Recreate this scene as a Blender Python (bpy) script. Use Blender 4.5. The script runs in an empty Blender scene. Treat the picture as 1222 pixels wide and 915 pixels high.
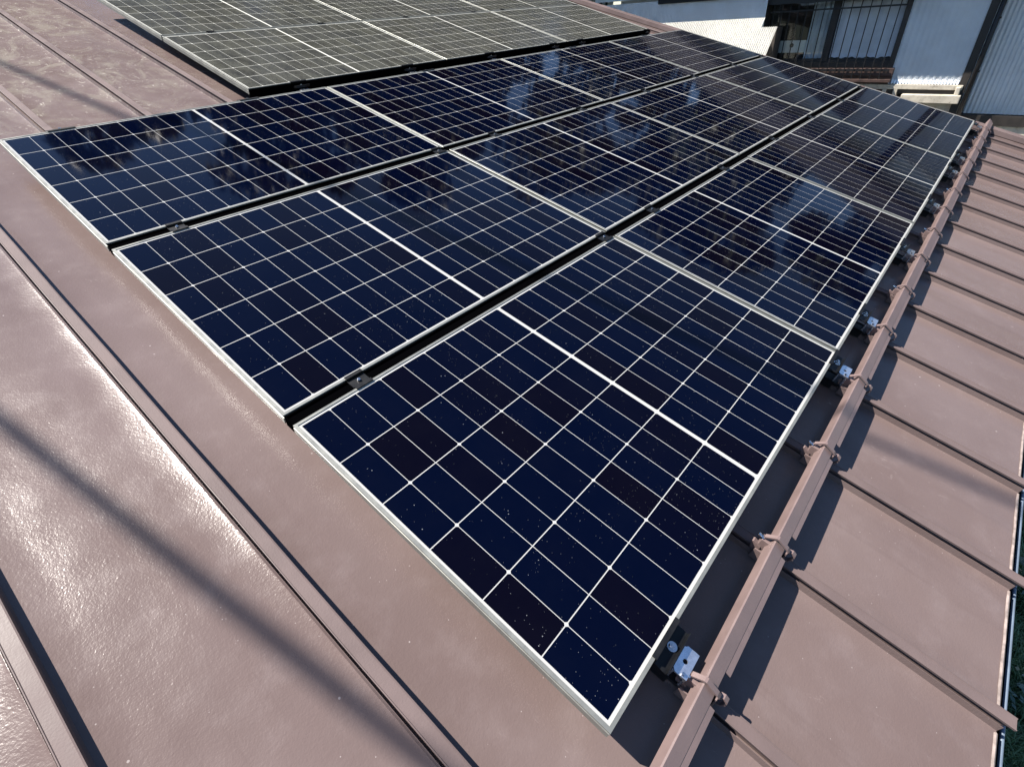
import bpy, bmesh, math, random
from mathutils import Vector, Matrix
import numpy as np

random.seed(7)
rng = np.random.default_rng(7)
scene = bpy.context.scene
COL = scene.collection
PI = math.pi

# ------------------------------------------------------------------ camera
TH = math.radians(15.0)                      # pitch of the roof
CT, ST = math.cos(TH), math.sin(TH)
cam_d = bpy.data.cameras.new('camera')
cam = bpy.data.objects.new('camera', cam_d)
COL.objects.link(cam)
right = Vector((0.6461, -0.7604, -0.0660)); fwd = Vector((0.591, 0.5520, -0.5880))
fwd.normalize(); right = (right - fwd * right.dot(fwd)).normalized(); up = right.cross(fwd)
mw = Matrix((right, up, -fwd)).transposed().to_4x4()
mw.translation = Vector((-0.408, -0.180, 1.231))
cam.matrix_world = mw
cam_d.sensor_width = 36.0
cam_d.lens = 17.86
cam_d.clip_start = 0.05
cam_d.clip_end = 2000
scene.camera = cam

# ------------------------------------------------------------------ light
sun_panel = Vector((-0.42, 1.0, 1.0))        # towards the sun, in roof axes
SUN = Vector((sun_panel.x, sun_panel.y * CT - sun_panel.z * ST, sun_panel.y * ST + sun_panel.z * CT)).normalized()
world = bpy.data.worlds.new('World'); scene.world = world
world.use_nodes = True
wn = world.node_tree.nodes; wl = world.node_tree.links
for n in list(wn): wn.remove(n)
wo = wn.new('ShaderNodeOutputWorld'); wb = wn.new('ShaderNodeBackground'); ws = wn.new('ShaderNodeTexSky')
ws.sky_type = 'NISHITA'; ws.sun_disc = False
ws.sun_elevation = math.asin(SUN.z); ws.sun_rotation = math.atan2(SUN.x, SUN.y)
ws.altitude = 300; ws.air_density = 1.0; ws.dust_density = 0.3; ws.ozone_density = 5.0
wb.inputs['Strength'].default_value = 0.068
wl.new(ws.outputs[0], wb.inputs[0]); wl.new(wb.outputs[0], wo.inputs[0])
sd = bpy.data.lights.new('sun', 'SUN'); sd.energy = 5.0; sd.angle = math.radians(0.53); sd.color = (1.0, 0.93, 0.85)
so = bpy.data.objects.new('sun', sd); COL.objects.link(so)
so.rotation_euler = (-SUN).to_track_quat('-Z', 'Y').to_euler(); so.location = SUN * 30
scene.view_settings.view_transform = 'Standard'
scene.view_settings.look = 'None'
scene.view_settings.exposure = 1.60
scene.view_settings.gamma = 1.0
scene.view_settings.use_curve_mapping = False
scene.render.engine = 'CYCLES'
scene.cycles.max_bounces = 8
scene.cycles.diffuse_bounces = 3
scene.cycles.glossy_bounces = 5
scene.cycles.sample_clamp_indirect = 4.0
scene.cycles.use_denoising = True
scene.cycles.caustics_reflective = True
scene.cycles.blur_glossy = 0.3

# ------------------------------------------------------------------ helpers
def P(u, v, n):                               # roof axes -> world
    return Vector((u, v * CT - n * ST, v * ST + n * CT))

def tag(o, label=None, cat=None, group=None, kind=None):
    if label: o['label'] = label
    if cat: o['category'] = cat
    if group: o['group'] = group
    if kind: o['kind'] = kind
    return o

def empty(name, loc=(0, 0, 0), rot=(0, 0, 0)):
    o = bpy.data.objects.new(name, None); COL.objects.link(o)
    o.location = loc; o.rotation_euler = rot; o.empty_display_size = 0.1
    return o

def roof_empty(name, u, v, n, tilt=0.0):      # an Empty whose axes are the roof's axes
    return empty(name, P(u, v, n), (TH + tilt, 0, 0))

def link_mesh(name, me, mat=None, parent=None, loc=None):
    o = bpy.data.objects.new(name, me); COL.objects.link(o)
    if mat is not None:
        for m in (mat if isinstance(mat, (list, tuple)) else [mat]): me.materials.append(m)
    if parent is not None: o.parent = parent
    if loc is not None: o.location = loc
    return o

class MB:
    """collects shapes into one mesh"""
    def __init__(self): self.bm = bmesh.new()
    def box(self, x0, x1, y0, y1, z0, z1, bevel=0.0, mi=0):
        r = bmesh.ops.create_cube(self.bm, size=1.0)
        vs = r['verts']
        for v in vs:
            v.co = Vector(((x0 + x1) / 2 + v.co.x * (x1 - x0), (y0 + y1) / 2 + v.co.y * (y1 - y0), (z0 + z1) / 2 + v.co.z * (z1 - z0)))
        fs = {f for v in vs for f in v.link_faces}
        for f in fs: f.material_index = mi
        if bevel > 0:
            es = list({e for v in vs for e in v.link_edges})
            bmesh.ops.bevel(self.bm, geom=es, offset=bevel, segments=2, affect='EDGES', profile=0.5)
        return self
    def prism(self, poly, axis, a, b, mi=0):
        """closed polygon of 2-D points swept along an axis; polygon axes are the other two in order"""
        def co(p, t):
            if axis == 0: return (t, p[0], p[1])
            if axis == 1: return (p[0], t, p[1])
            return (p[0], p[1], t)
        A = [self.bm.verts.new(co(p, a)) for p in poly]
        B = [self.bm.verts.new(co(p, b)) for p in poly]
        n = len(poly)
        fs = [self.bm.faces.new(A), self.bm.faces.new(B[::-1])]
        for i in range(n): fs.append(self.bm.faces.new((A[i], B[i], B[(i + 1) % n], A[(i + 1) % n])))
        for f in fs: f.material_index = mi
        return self
    def cyl(self, c, axis, r, h, seg=20, r2=None, mi=0, bevel=0.0):
        d = Vector(axis).normalized()
        m = Matrix.Translation(Vector(c)) @ d.to_track_quat('Z', 'Y').to_matrix().to_4x4()
        r_ = bmesh.ops.create_cone(self.bm, cap_ends=True, cap_tris=False, segments=seg, radius1=r, radius2=r if r2 is None else r2, depth=h, matrix=m)
        for f in {f for v in r_['verts'] for f in v.link_faces}: f.material_index = mi
        return self
    def tube(self, pts, r, seg=10, closed=False, flat=None):
        pts = [Vector(p) for p in pts]
        rings = []
        n = len(pts)
        for i, p in enumerate(pts):
            a = pts[i - 1] if i > 0 else (pts[-1] if closed else pts[0]); b = pts[i + 1] if i < n - 1 else (pts[0] if closed else pts[-1])
            t = (b - a).normalized()
            x = t.cross(Vector((0, 0, 1)))
            if x.length < 1e-3: x = t.cross(Vector((0, 1, 0)))
            x.normalize(); y = x.cross(t)
            rr = r[i] if isinstance(r, (list, tuple)) else r
            rings.append([self.bm.verts.new(p + x * math.cos(2 * PI * k / seg) * rr + y * math.sin(2 * PI * k / seg) * rr) for k in range(seg)])
        m = n if closed else n - 1
        for i in range(m):
            A, B = rings[i], rings[(i + 1) % n]
            for k in range(seg): self.bm.faces.new((A[k], A[(k + 1) % seg], B[(k + 1) % seg], B[k]))
        if not closed:
            self.bm.faces.new(rings[0]); self.bm.faces.new(rings[-1])
        return self
    def grid(self, P3):
        """P3[i][j] points, one quad sheet"""
        V = [[self.bm.verts.new(p) for p in row] for row in P3]
        for i in range(len(V) - 1):
            for j in range(len(V[0]) - 1):
                self.bm.faces.new((V[i][j], V[i + 1][j], V[i + 1][j + 1], V[i][j + 1]))
        return self
    def mesh(self, name, smooth=False, angle=None):
        bmesh.ops.recalc_face_normals(self.bm, faces=self.bm.faces)
        me = bpy.data.meshes.new(name); self.bm.to_mesh(me); self.bm.free()
        if smooth:
            for p in me.polygons: p.use_smooth = True
            if angle: me.set_sharp_from_angle(angle=angle)
        return me
    def build(self, name, mat, parent=None, smooth=False, angle=None, loc=None):
        return link_mesh(name, self.mesh(name, smooth, angle), mat, parent, loc)

def copy_tree(o, parent=None):
    c = o.copy(); COL.objects.link(c)
    if parent is not None: c.parent = parent
    for ch in list(o.children): copy_tree(ch, c)
    return c

# ------------------------------------------------------------------ material helpers
class NT:
    def __init__(self, name):
        self.m = bpy.data.materials.new(name); self.m.use_nodes = True
        self.t = self.m.node_tree; self.n = self.t.nodes; self.l = self.t.links
        self.b = self.n['Principled BSDF']
    def put(self, sock, v):
        if isinstance(v, bpy.types.NodeSocket): self.l.new(v, sock)
        elif v is not None:
            try: sock.default_value = v
            except Exception: sock.default_value = (*v, 1.0)
    def math(self, op, a, b=None, c=None, clamp=False):
        n = self.n.new('ShaderNodeMath'); n.operation = op; n.use_clamp = clamp
        for i, v in enumerate((a, b, c)):
            if v is not None: self.put(n.inputs[i], v)
        return n.outputs[0]
    def mix(self, f, a, b):
        n = self.n.new('ShaderNodeMix'); n.data_type = 'RGBA'
        self.put(n.inputs[0], f)
        for s, v in ((n.inputs[6], a), (n.inputs[7], b)):
            if isinstance(v, bpy.types.NodeSocket): self.l.new(v, s)
            else: s.default_value = (v[0], v[1], v[2], 1.0)
        return n.outputs[2]
    def coord(self, kind='Object'):
        return self.n.new('ShaderNodeTexCoord').outputs[kind]
    def mapping(self, v, scale=(1, 1, 1), loc=(0, 0, 0), rot=(0, 0, 0)):
        n = self.n.new('ShaderNodeMapping'); self.l.new(v, n.inputs['Vector'])
        n.inputs['Scale'].default_value = scale; n.inputs['Location'].default_value = loc; n.inputs['Rotation'].default_value = rot
        return n.outputs[0]
    def noise(self, v, scale, detail=3.0, rough=0.5, dist=0.0):
        n = self.n.new('ShaderNodeTexNoise'); self.l.new(v, n.inputs['Vector'])
        n.inputs['Scale'].default_value = scale; n.inputs['Detail'].default_value = detail
        n.inputs['Roughness'].default_value = rough; n.inputs['Distortion'].default_value = dist
        return n.outputs[0]
    def voronoi(self, v, scale, feature='F1'):
        n = self.n.new('ShaderNodeTexVoronoi'); n.feature = feature; self.l.new(v, n.inputs['Vector'])
        n.inputs['Scale'].default_value = scale
        return n
    def ramp(self, f, lo, hi, a=0.0, b=1.0, smooth=True):
        n = self.n.new('ShaderNodeMapRange'); n.interpolation_type = 'SMOOTHSTEP' if smooth else 'LINEAR'
        self.put(n.inputs[0], f)
        for i, v in enumerate((lo, hi, a, b)): n.inputs[1 + i].default_value = v
        return n.outputs[0]
    def sep(self, v):
        n = self.n.new('ShaderNodeSeparateXYZ'); self.l.new(v, n.inputs[0]); return n.outputs
    def comb(self, x, y, z=0.0):
        n = self.n.new('ShaderNodeCombineXYZ')
        for i, v in enumerate((x, y, z)): self.put(n.inputs[i], v)
        return n.outputs[0]
    def white(self, v):
        n = self.n.new('ShaderNodeTexWhiteNoise'); n.noise_dimensions = '3D'; self.l.new(v, n.inputs[0]); return n.outputs
    def bump(self, h, strength, dist=0.01, normal=None):
        n = self.n.new('ShaderNodeBump'); n.inputs['Strength'].default_value = strength; n.inputs['Distance'].default_value = dist
        self.l.new(h, n.inputs['Height'])
        if normal is not None: self.l.new(normal, n.inputs['Normal'])
        return n.outputs[0]
    def set(self, **kw):
        names = dict(color='Base Color', rough='Roughness', metal='Metallic', spec='Specular IOR Level', ior='IOR', normal='Normal',
                     coat='Coat Weight', coat_rough='Coat Roughness', coat_ior='Coat IOR', alpha='Alpha', trans='Transmission Weight')
        for k, v in kw.items(): self.put(self.b.inputs[names[k]], v)
        return self

def worn(name, color, rough=0.5, metal=0.0, var=0.12, scale=8.0, fine=120.0, bump=0.05, dirt=None, dirt_amt=0.35):
    m = NT(name); c = m.coord()
    n1 = m.noise(c, scale, 5.0, 0.6); n2 = m.noise(c, fine, 2.0, 0.5)
    d = tuple(x * (1 - var) for x in color); l = tuple(min(1, x * (1 + var)) for x in color)
    col = m.mix(m.ramp(n1, 0.3, 0.7), d, l)
    if dirt is not None:
        col = m.mix(m.ramp(m.noise(c, scale * 2.3, 6.0, 0.7), 0.52, 0.75, 0, dirt_amt), col, dirt)
    m.set(color=col, rough=m.ramp(n1, 0.3, 0.7, rough * 0.85, min(1.0, rough * 1.15)), metal=metal)
    if bump: m.set(normal=m.bump(n2, bump, 0.002))
    return m.m

# ------------------------------------------------------------------ dimensions of the array (roof axes: u along the eave, v up the slope)
L, W, GU, GV = 1.7905, 1.134, 0.012, 0.0502
HR = -0.13                                   # pan of the roof below the panel tops
RIBS = [0.75 + 0.495 * k for k in range(-4, 14)]
RIB_TOP = HR + 0.036
VERGE = 7.63
EAVE = -0.764
RIDGE = 8.0
LEFT = -3.2

# ------------------------------------------------------------------ roof materials
def roof_material(name, chalk):
    m = NT(name); c = m.coord()
    x, y, z = m.sep(c)
    big = m.noise(c, 1.3, 4.0, 0.6); mid = m.noise(c, 9.0, 5.0, 0.65)
    col = m.mix(m.ramp(big, 0.3, 0.7), (0.094, 0.069, 0.064), (0.112, 0.085, 0.080))
    col = m.mix(m.ramp(mid, 0.45, 0.8, 0, 0.35), col, (0.142, 0.114, 0.111))
    # pale specks (droppings, lichen)
    vo = m.voronoi(c, 16.0); sp = m.math('LESS_THAN', vo.outputs['Distance'], 0.045)
    wv = m.white(vo.outputs['Position'])[0]
    sp = m.math('MULTIPLY', sp, m.math('LESS_THAN', wv, 0.30))
    col = m.mix(m.math('MULTIPLY', sp, 0.55), col, (0.32, 0.29, 0.28))
    vo2 = m.voronoi(c, 70.0); sp2 = m.math('LESS_THAN', vo2.outputs['Distance'], 0.10)
    sp2 = m.math('MULTIPLY', sp2, m.math('LESS_THAN', m.white(vo2.outputs['Position'])[0], 0.06))
    col = m.mix(m.math('MULTIPLY', sp2, 0.5), col, (0.3, 0.27, 0.26))
    sf = m.noise(m.mapping(c, (1.0, 0.45, 1.0), loc=(5, 9, 0), rot=(0, 0, 0.25)), 26.0, 7.0, 0.75, 0.8)
    sfz = m.ramp(m.noise(m.mapping(c, (1.6, 1.0, 1.0), loc=(2, 4, 0)), 2.3, 3.0, 0.6), 0.48, 0.68)
    scuff = m.math('MULTIPLY', m.ramp(sf, 0.60, 0.70), sfz)
    col = m.mix(m.math('MULTIPLY', scuff, 0.45), col, (0.26, 0.22, 0.21))
    run = m.noise(m.mapping(c, (9.0, 0.35, 1.0), loc=(1, 3, 0)), 2.0, 5.0, 0.65)
    col = m.mix(m.ramp(run, 0.55, 0.80, 0.0, 0.40), col, (0.080, 0.058, 0.054))
    fade = m.noise(m.mapping(c, (1.3, 0.7, 1.0), loc=(11, 3, 0)), 0.9, 3.0, 0.55)
    col = m.mix(m.ramp(fade, 0.45, 0.75, 0.0, 0.35), col, (0.150, 0.120, 0.120))
    rough = m.ramp(mid, 0.3, 0.75, 0.20, 0.27)
    if chalk:
        # worn upper courses: coating chalked and scoured in blotches
        zone = m.math('MULTIPLY', m.ramp(y, 3.3, 4.6), m.ramp(x, 1.6, 0.9))
        st = m.noise(m.mapping(c, (1.3, 1.0, 1.0), rot=(0, 0, 0.5)), 3.2, 9.0, 0.72, 1.6)
        ch = m.math('MULTIPLY', m.ramp(st, 0.46, 0.60), zone)
        col = m.mix(m.math('MULTIPLY', ch, 0.75), col, (0.165, 0.145, 0.122))
        st2 = m.noise(m.mapping(c, (1.4, 1.0, 1.0), loc=(3, 1, 0), rot=(0, 0, 0.9)), 9.0, 7.0, 0.75, 2.6)
        sc = m.math('MULTIPLY', m.ramp(st2, 0.585, 0.65), zone)
        col = m.mix(m.math('MULTIPLY', sc, 0.85), col, (0.33, 0.305, 0.27))
        rough = m.math('ADD', rough, m.math('MULTIPLY', zone, 0.10))
    peel = m.noise(c, 110.0, 2.0, 0.65)
    peel2 = m.noise(c, 190.0, 2.0, 0.6)
    h = m.math('ADD', m.math('MULTIPLY', peel, 0.65), m.math('MULTIPLY', peel2, 0.35))
    can = m.noise(m.mapping(c, (2.2, 0.9, 1.0)), 1.7, 2.0, 0.4)
    nrm = m.bump(can, 0.30, 0.03)
    dent = m.noise(m.mapping(c, (1.0, 0.55, 1.0), loc=(7, 2, 0)), 6.5, 2.0, 0.45)
    nrm = m.bump(dent, 0.16, 0.02, nrm)
    nrm = m.bump(h, 0.42, 0.0020, nrm)
    m.set(color=col, rough=rough, ior=1.29, normal=nrm)
    return m.m
M_roof = roof_material('brown_roof_paint', True)
M_seam = worn('brown_seam_paint', (0.102, 0.077, 0.074), 0.55, var=0.12, scale=5, fine=180, bump=0.15)
M_seam.node_tree.nodes['Principled BSDF'].inputs['Specular IOR Level'].default_value = 0.18
M_guard = worn('brown_guard_paint', (0.128, 0.092, 0.087), 0.48, var=0.10, scale=7, fine=200, bump=0.12, dirt=(0.06, 0.045, 0.042))
M_hem = worn('bleached_roof_edge', (0.19, 0.155, 0.14), 0.5, var=0.35, scale=30, fine=200, bump=0.1)
M_gutter = worn('dark_gutter_plastic', (0.010, 0.011, 0.013), 0.32, var=0.2, scale=9, bump=0.0)
M_alu = worn('frame_aluminium', (0.215, 0.220, 0.200), 0.42, metal=0.6, var=0.06, scale=14, fine=300, bump=0.03, dirt=(0.13, 0.13, 0.12), dirt_amt=0.5)
M_black = worn('black_anodised_clamp', (0.004, 0.0045, 0.0055), 0.5, metal=0.0, var=0.2, scale=30, bump=0.02)
M_black.node_tree.nodes['Principled BSDF'].inputs['Specular IOR Level'].default_value = 0.25
M_bolt = worn('stainless_bolt', (0.62, 0.62, 0.62), 0.22, metal=1.0, var=0.1, scale=60, bump=0.0)
M_block = worn('bare_aluminium_block', (0.78, 0.80, 0.82), 0.25, metal=0.95, var=0.12, scale=45, fine=300, bump=0.03)

# ------------------------------------------------------------------ solar glass
MARG = 0.0165; MIDG = 0.0065
PX = (L / 2 - MARG - MIDG) / 9.0
PY = (W - 2 * MARG) / 6.0
def glass_material(name, dusty):
    m = NT(name)
    uv = m.n.new('ShaderNodeUVMap').outputs[0]
    x, y, _ = m.sep(uv)
    sx = m.math('SUBTRACT', x, L / 2)
    xm = m.math('SUBTRACT', m.math('ABSOLUTE', sx), MIDG)
    t = m.math('DIVIDE', xm, PX)
    ty = m.math('DIVIDE', m.math('SUBTRACT', y, MARG), PY)
    dx = m.math('MULTIPLY', m.math('ABSOLUTE', m.math('SUBTRACT', t, m.math('ROUND', t))), PX)
    dy = m.math('MULTIPLY', m.math('ABSOLUTE', m.math('SUBTRACT', ty, m.math('ROUND', ty))), PY)
    t2 = m.math('MULTIPLY', t, 0.5)
    dxe = m.math('MULTIPLY', m.math('ABSOLUTE', m.math('SUBTRACT', t2, m.math('ROUND', t2))), 2 * PX)
    l1 = m.math('LESS_THAN', dx, 0.0009)
    l2 = m.math('LESS_THAN', dy, 0.0014)
    l3 = m.math('LESS_THAN', xm, 0.0)
    l4 = m.math('GREATER_THAN', t, 9.0)
    l5 = m.math('GREATER_THAN', m.math('ABSOLUTE', m.math('SUBTRACT', ty, 3.0)), 3.0)
    l6 = m.math('LESS_THAN', m.math('ADD', dxe, dy), 0.0072)
    line = l1
    for q in (l2, l3, l4, l5, l6): line = m.math('MAXIMUM', line, q)
    info = m.n.new('ShaderNodeObjectInfo').outputs['Random']
    cell = m.comb(m.math('ADD', m.math('FLOOR', t), m.math('MULTIPLY', m.math('GREATER_THAN', sx, 0.0), 31.0)),
                  m.math('FLOOR', ty), m.math('MULTIPLY', info, 97.0))
    wv, wc = m.white(cell)
    r1 = m.ramp(wv, 0.35, 1.0)
    ccol = m.mix(r1, (0.0002, 0.0009, 0.0062), (0.0008, 0.0006, 0.0030))
    pan = m.math('ADD', m.math('MULTIPLY', info, 0.5), 0.75)
    # fine fingers of the cells: a whisper of ribbon lines along the row
    fy = m.math('FRACT', m.math('MULTIPLY', ty, 9.0))
    fing = m.math('MULTIPLY', m.math('LESS_THAN', fy, 0.035), 0.012)
    col = m.mix(line, ccol, (0.62, 0.62, 0.57) if dusty else (0.29, 0.295, 0.288))
    # dust specks and droplet marks
    pos = m.comb(m.math('ADD', x, m.math('MULTIPLY', info, 53.0)), y, 0.0)
    dens = m.noise(pos, 2.6, 3.0, 0.6)
    v1 = m.voronoi(pos, 62.0)
    w1 = m.white(v1.outputs['Position'])
    rad = m.math('MULTIPLY', m.ramp(w1[0], 0.0, 1.0, 0.025, 0.095, False), 1.0)
    s1 = m.math('LESS_THAN', v1.outputs['Distance'], rad)
    keep = m.math('LESS_THAN', m.math('FRACT', m.math('MULTIPLY', w1[0], 17.31)), m.ramp(dens, 0.38, 0.66, 0.04, 0.50))
    s1 = m.math('MULTIPLY', s1, keep)
    v2 = m.voronoi(pos, 150.0); w2 = m.white(v2.outputs['Position'])[0]
    s2 = m.math('MULTIPLY', m.math('LESS_THAN', v2.outputs['Distance'], 0.11), m.math('LESS_THAN', w2, m.ramp(dens, 0.42, 0.66, 0.03, 0.32)))
    sp = m.math('MAXIMUM', s1, m.math('MULTIPLY', s2, 0.7))
    film = m.ramp(m.noise(pos, 5.0, 6.0, 0.65), 0.35, 0.8, 0.0, 0.0016)
    if dusty:
        big = m.noise(m.mapping(pos, (1.0, 0.35, 1.0)), 9.0, 6.0, 0.7)
        fine = m.noise(m.mapping(pos, (3.0, 1.0, 1.0)), 30.0, 4.0, 0.7)
        film = m.math('ADD', m.ramp(big, 0.25, 0.8, 0.14, 0.38), m.ramp(fine, 0.3, 0.7, -0.06, 0.08))
        dcol = (0.165, 0.168, 0.135)
        bare = m.ramp(m.noise(pos, 3.3, 3.0, 0.6, 0.4), 0.66, 0.74)
        film = m.math('MULTIPLY', film, m.math('SUBTRACT', 1.0, m.math('MULTIPLY', bare, 0.6)))
        smear = m.noise(m.mapping(pos, (14.0, 0.8, 1.0)), 1.0, 4.0, 0.7)
        film = m.math('ADD', film, m.ramp(smear, 0.66, 0.74, 0.0, 0.16))
    else:
        dcol = (0.3, 0.3, 0.3)
    col = m.mix(film, col, dcol)
    col = m.mix(m.math('MULTIPLY', sp, 0.10 if dusty else 0.30), col, (0.40, 0.43, 0.46))
    if dusty:
        m.set(color=col, rough=0.22, ior=1.24)
    else:
        wob = m.noise(pos, 3.0, 2.0, 0.5)
        m.set(color=col, rough=m.math('ADD', 0.05, m.math('MULTIPLY', sp, 0.3)), ior=1.19, normal=m.bump(wob, 0.02, 0.01))
    return m.m
M_glass = glass_material('solar_glass', False)
M_dusty = glass_material('dusty_solar_glass', True)
M_back = worn('white_backsheet', (0.55, 0.55, 0.55), 0.6, var=0.05)

# ------------------------------------------------------------------ panel prototype
def frame_mesh(name='frame'):
    prof = [(-0.0095, 0.0), (-0.0006, 0.0), (0.0, -0.0006), (0.0, -0.006), (-0.0032, -0.0068), (-0.0032, -0.0118), (0.0, -0.0126),
            (0.0, -0.0350), (-0.026, -0.0350), (-0.026, -0.0335), (-0.0045, -0.0335), (-0.0045, -0.0085), (-0.0095, -0.0085)]
    bm = bmesh.new()
    rings = []
    for sx, sy in ((0, 0), (1, 0), (1, 1), (0, 1)):
        ring = []
        for o, n in prof:
            ring.append(bm.verts.new((sx * L + (o if sx else -o), sy * W + (o if sy else -o), n)))
        rings.append(ring)
    k = len(prof)
    for i in range(4):
        A, B = rings[i], rings[(i + 1) % 4]
        for j in range(k): bm.faces.new((A[j], A[(j + 1) % k], B[(j + 1) % k], B[j]))
    bmesh.ops.recalc_face_normals(bm, faces=bm.faces)
    me = bpy.data.meshes.new(name); bm.to_mesh(me); bm.free()
    return me
def glass_mesh(name='glass'):
    bm = bmesh.new(); g = 0.0090
    uvl = bm.loops.layers.uv.new('UVMap')
    top = [bm.verts.new(c) for c in ((g, g, -0.0025), (L - g, g, -0.0025), (L - g, W - g, -0.0025), (g, W - g, -0.0025))]
    bot = [bm.verts.new((v.co.x, v.co.y, -0.0075)) for v in top]
    fs = [bm.faces.new(top), bm.faces.new(bot[::-1])] + [bm.faces.new((top[i], bot[i], bot[(i + 1) % 4], top[(i + 1) % 4])) for i in range(4)]
    for f in fs:
        for lp in f.loops: lp[uvl].uv = (lp.vert.co.x, lp.vert.co.y)
    for f in fs[1:]: f.material_index = 1
    me = bpy.data.meshes.new(name); bm.to_mesh(me); bm.free()
    return me
ME_frame = frame_mesh(); ME_frame.materials.append(M_alu)
ME_glass = glass_mesh(); ME_glass.materials.append(M_glass); ME_glass.materials.append(M_back)
ME_dusty = ME_glass.copy(); ME_dusty.materials.clear(); ME_dusty.materials.append(M_dusty); ME_dusty.materials.append(M_back)
mb = MB(); mb.box(L / 2 - 0.05, L / 2 + 0.05, W - 0.16, W - 0.06, -0.026, -0.0078, 0.003)
ME_jbox = mb.mesh('junction_box'); ME_jbox.materials.append(M_black)

def make_panel(gmesh):
    r = empty('solar_panel')
    for nm, me in (('frame', ME_frame), ('glass', gmesh), ('junction_box', ME_jbox)):
        o = bpy.data.objects.new(nm, me); COL.objects.link(o); o.parent = r
    return r
colw = ['nearest the camera', 'second from the camera', 'third from the camera', 'farthest from the camera']
roww = ['lowest row by the snow guard', 'middle row', 'row below the dusty panels']
proto = make_panel(ME_glass)
for r in range(3):
    for c in range(4):
        o = proto if (r, c) == (0, 0) else copy_tree(proto)
        # small mounting tolerances
        o.location = P(c * (L + GU) + (rng.uniform(-.0015, .0015) if c else 0), r * (W + GV), rng.uniform(-.0015, .0015) if (r + c) else 0)
        o.rotation_euler = (TH + rng.uniform(-.0012, .0012), rng.uniform(-.0008, .0008), 0)
        tag(o, 'blue-black solar panel, %s, %s' % (roww[r], colw[c]), 'solar panel', 'clean dark solar panels on the lower roof')
# the dusty array higher up the slope
GU0, GV0, GN0, GT = 1.373, 3.744, -0.027, 0.021
proto2 = make_panel(ME_dusty)
dcol = ['left end', 'middle', 'right end by the verge']
drow = ['lower dusty row', 'upper dusty row at the picture edge']
for r in range(2):
    for c in range(3):
        o = proto2 if (r, c) == (0, 0) else copy_tree(proto2)
        d = r * (W + 0.02)
        o.location = P(GU0 + c * (L + GU), GV0 + d * math.cos(GT), GN0 + d * math.sin(GT))
        o.rotation_euler = (TH + GT, 0, 0)
        tag(o, 'grey dusty panel, %s, %s' % (dcol[c], drow[r]), 'solar panel', 'grey dusty solar panels on the upper roof')

# ------------------------------------------------------------------ our house: pans, seams, verge, gutter, walls
house = roof_empty('house', 0, 0, 0)
tag(house, 'house with the brown standing-seam metal roof carrying all solar panels', 'house')
def roof_sheet():
    mb = MB()
    us = [LEFT] + RIBS + [VERGE]
    # one sheet with upturned fold lines beside every seam, slightly sagging pans
    xs, zs = [], []
    edges = sorted(RIBS)
    xs.append(LEFT); zs.append(HR)
    for k, e in enumerate(edges):
        a = xs[-1]; b = e - 0.0345
        nseg = 6
        for i in range(1, nseg + 1):
            t = i / nseg; s = 4 * t * (1 - t)
            xs.append(a + (b - a) * t); zs.append(HR - 0.0016 * s)
        xs += [e - 0.0255, e - 0.0228, e - 0.0215, e - 0.0208, e + 0.021, e + 0.034]; zs += [HR + 0.003, HR + 0.0245, HR + 0.0245, HR + 0.004, HR + 0.004, HR]
    xs.append(VERGE); zs.append(HR)
    vs = list(np.linspace(EAVE, RIDGE, 24))
    mb.grid([[(x, v, z) for v in vs] for x, z in zip(xs, zs)])
    return mb
sheet = roof_sheet().build('roof', M_roof, house, smooth=True, angle=math.radians(20))
# far slope beyond the ridge
def far_slope():
    mb = MB()
    a = Vector((0, RIDGE, HR)); 
    y1, z1 = RIDGE + 6.0 * math.cos(2 * TH), HR - 6.0 * math.sin(2 * TH)
    mb.prism([(RIDGE, HR), (y1, z1), (y1, z1 - 0.02), (RIDGE, HR - 0.02)], 0, LEFT, VERGE)
    mb.prism([(RIDGE - 0.14, HR + 0.045), (RIDGE + 0.02, HR + 0.07), (RIDGE + 0.16, HR - 0.01), (RIDGE + 0.02, HR + 0.055)], 0, LEFT, VERGE)
    return mb
far_slope().build('ridge_and_back_slope', M_roof, house)
# seams: web under an overhanging cap
web = [(-0.009, 0.0035), (-0.009, 0.0290), (-0.0155, 0.0300), (-0.0165, 0.0375), (-0.0142, 0.0380), (-0.0128, 0.0360),
       (0.0152, 0.0360), (0.0170, 0.0385), (0.0192, 0.0380), (0.0200, 0.0225), (0.0182, 0.0195), (0.012, 0.0225), (0.022, 0.0035)]
def seam_mesh():
    bm = bmesh.new()
    vs = list(np.linspace(EAVE - 0.020, RIDGE - 0.13, 40))
    rows = []
    for i, v in enumerate(vs):
        j = 0.0007 * math.sin(i * 1.7) + 0.0005 * math.sin(i * 0.61)
        back = 0.026 if i == 0 else 0.0
        rows.append([bm.verts.new((x + j, v + (back if z < 0.02 else 0.0), HR + z)) for x, z in web])
    k = len(web)
    for a, b in zip(rows[:-1], rows[1:]):
        for j in range(k): bm.faces.new((a[j], a[(j + 1) % k], b[(j + 1) % k], b[j]))
    bm.faces.new(rows[0][::-1]); bm.faces.new(rows[-1])
    bmesh.ops.recalc_face_normals(bm, faces=bm.faces)
    me = bpy.data.meshes.new('roof_seam'); bm.to_mesh(me); bm.free(); return me
ME_seam = seam_mesh(); ME_seam.materials.append(M_seam)
for e in RIBS:
    o = bpy.data.objects.new('roof_seam', ME_seam); COL.objects.link(o); o.parent = house; o.location = (e, 0, 0)
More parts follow.
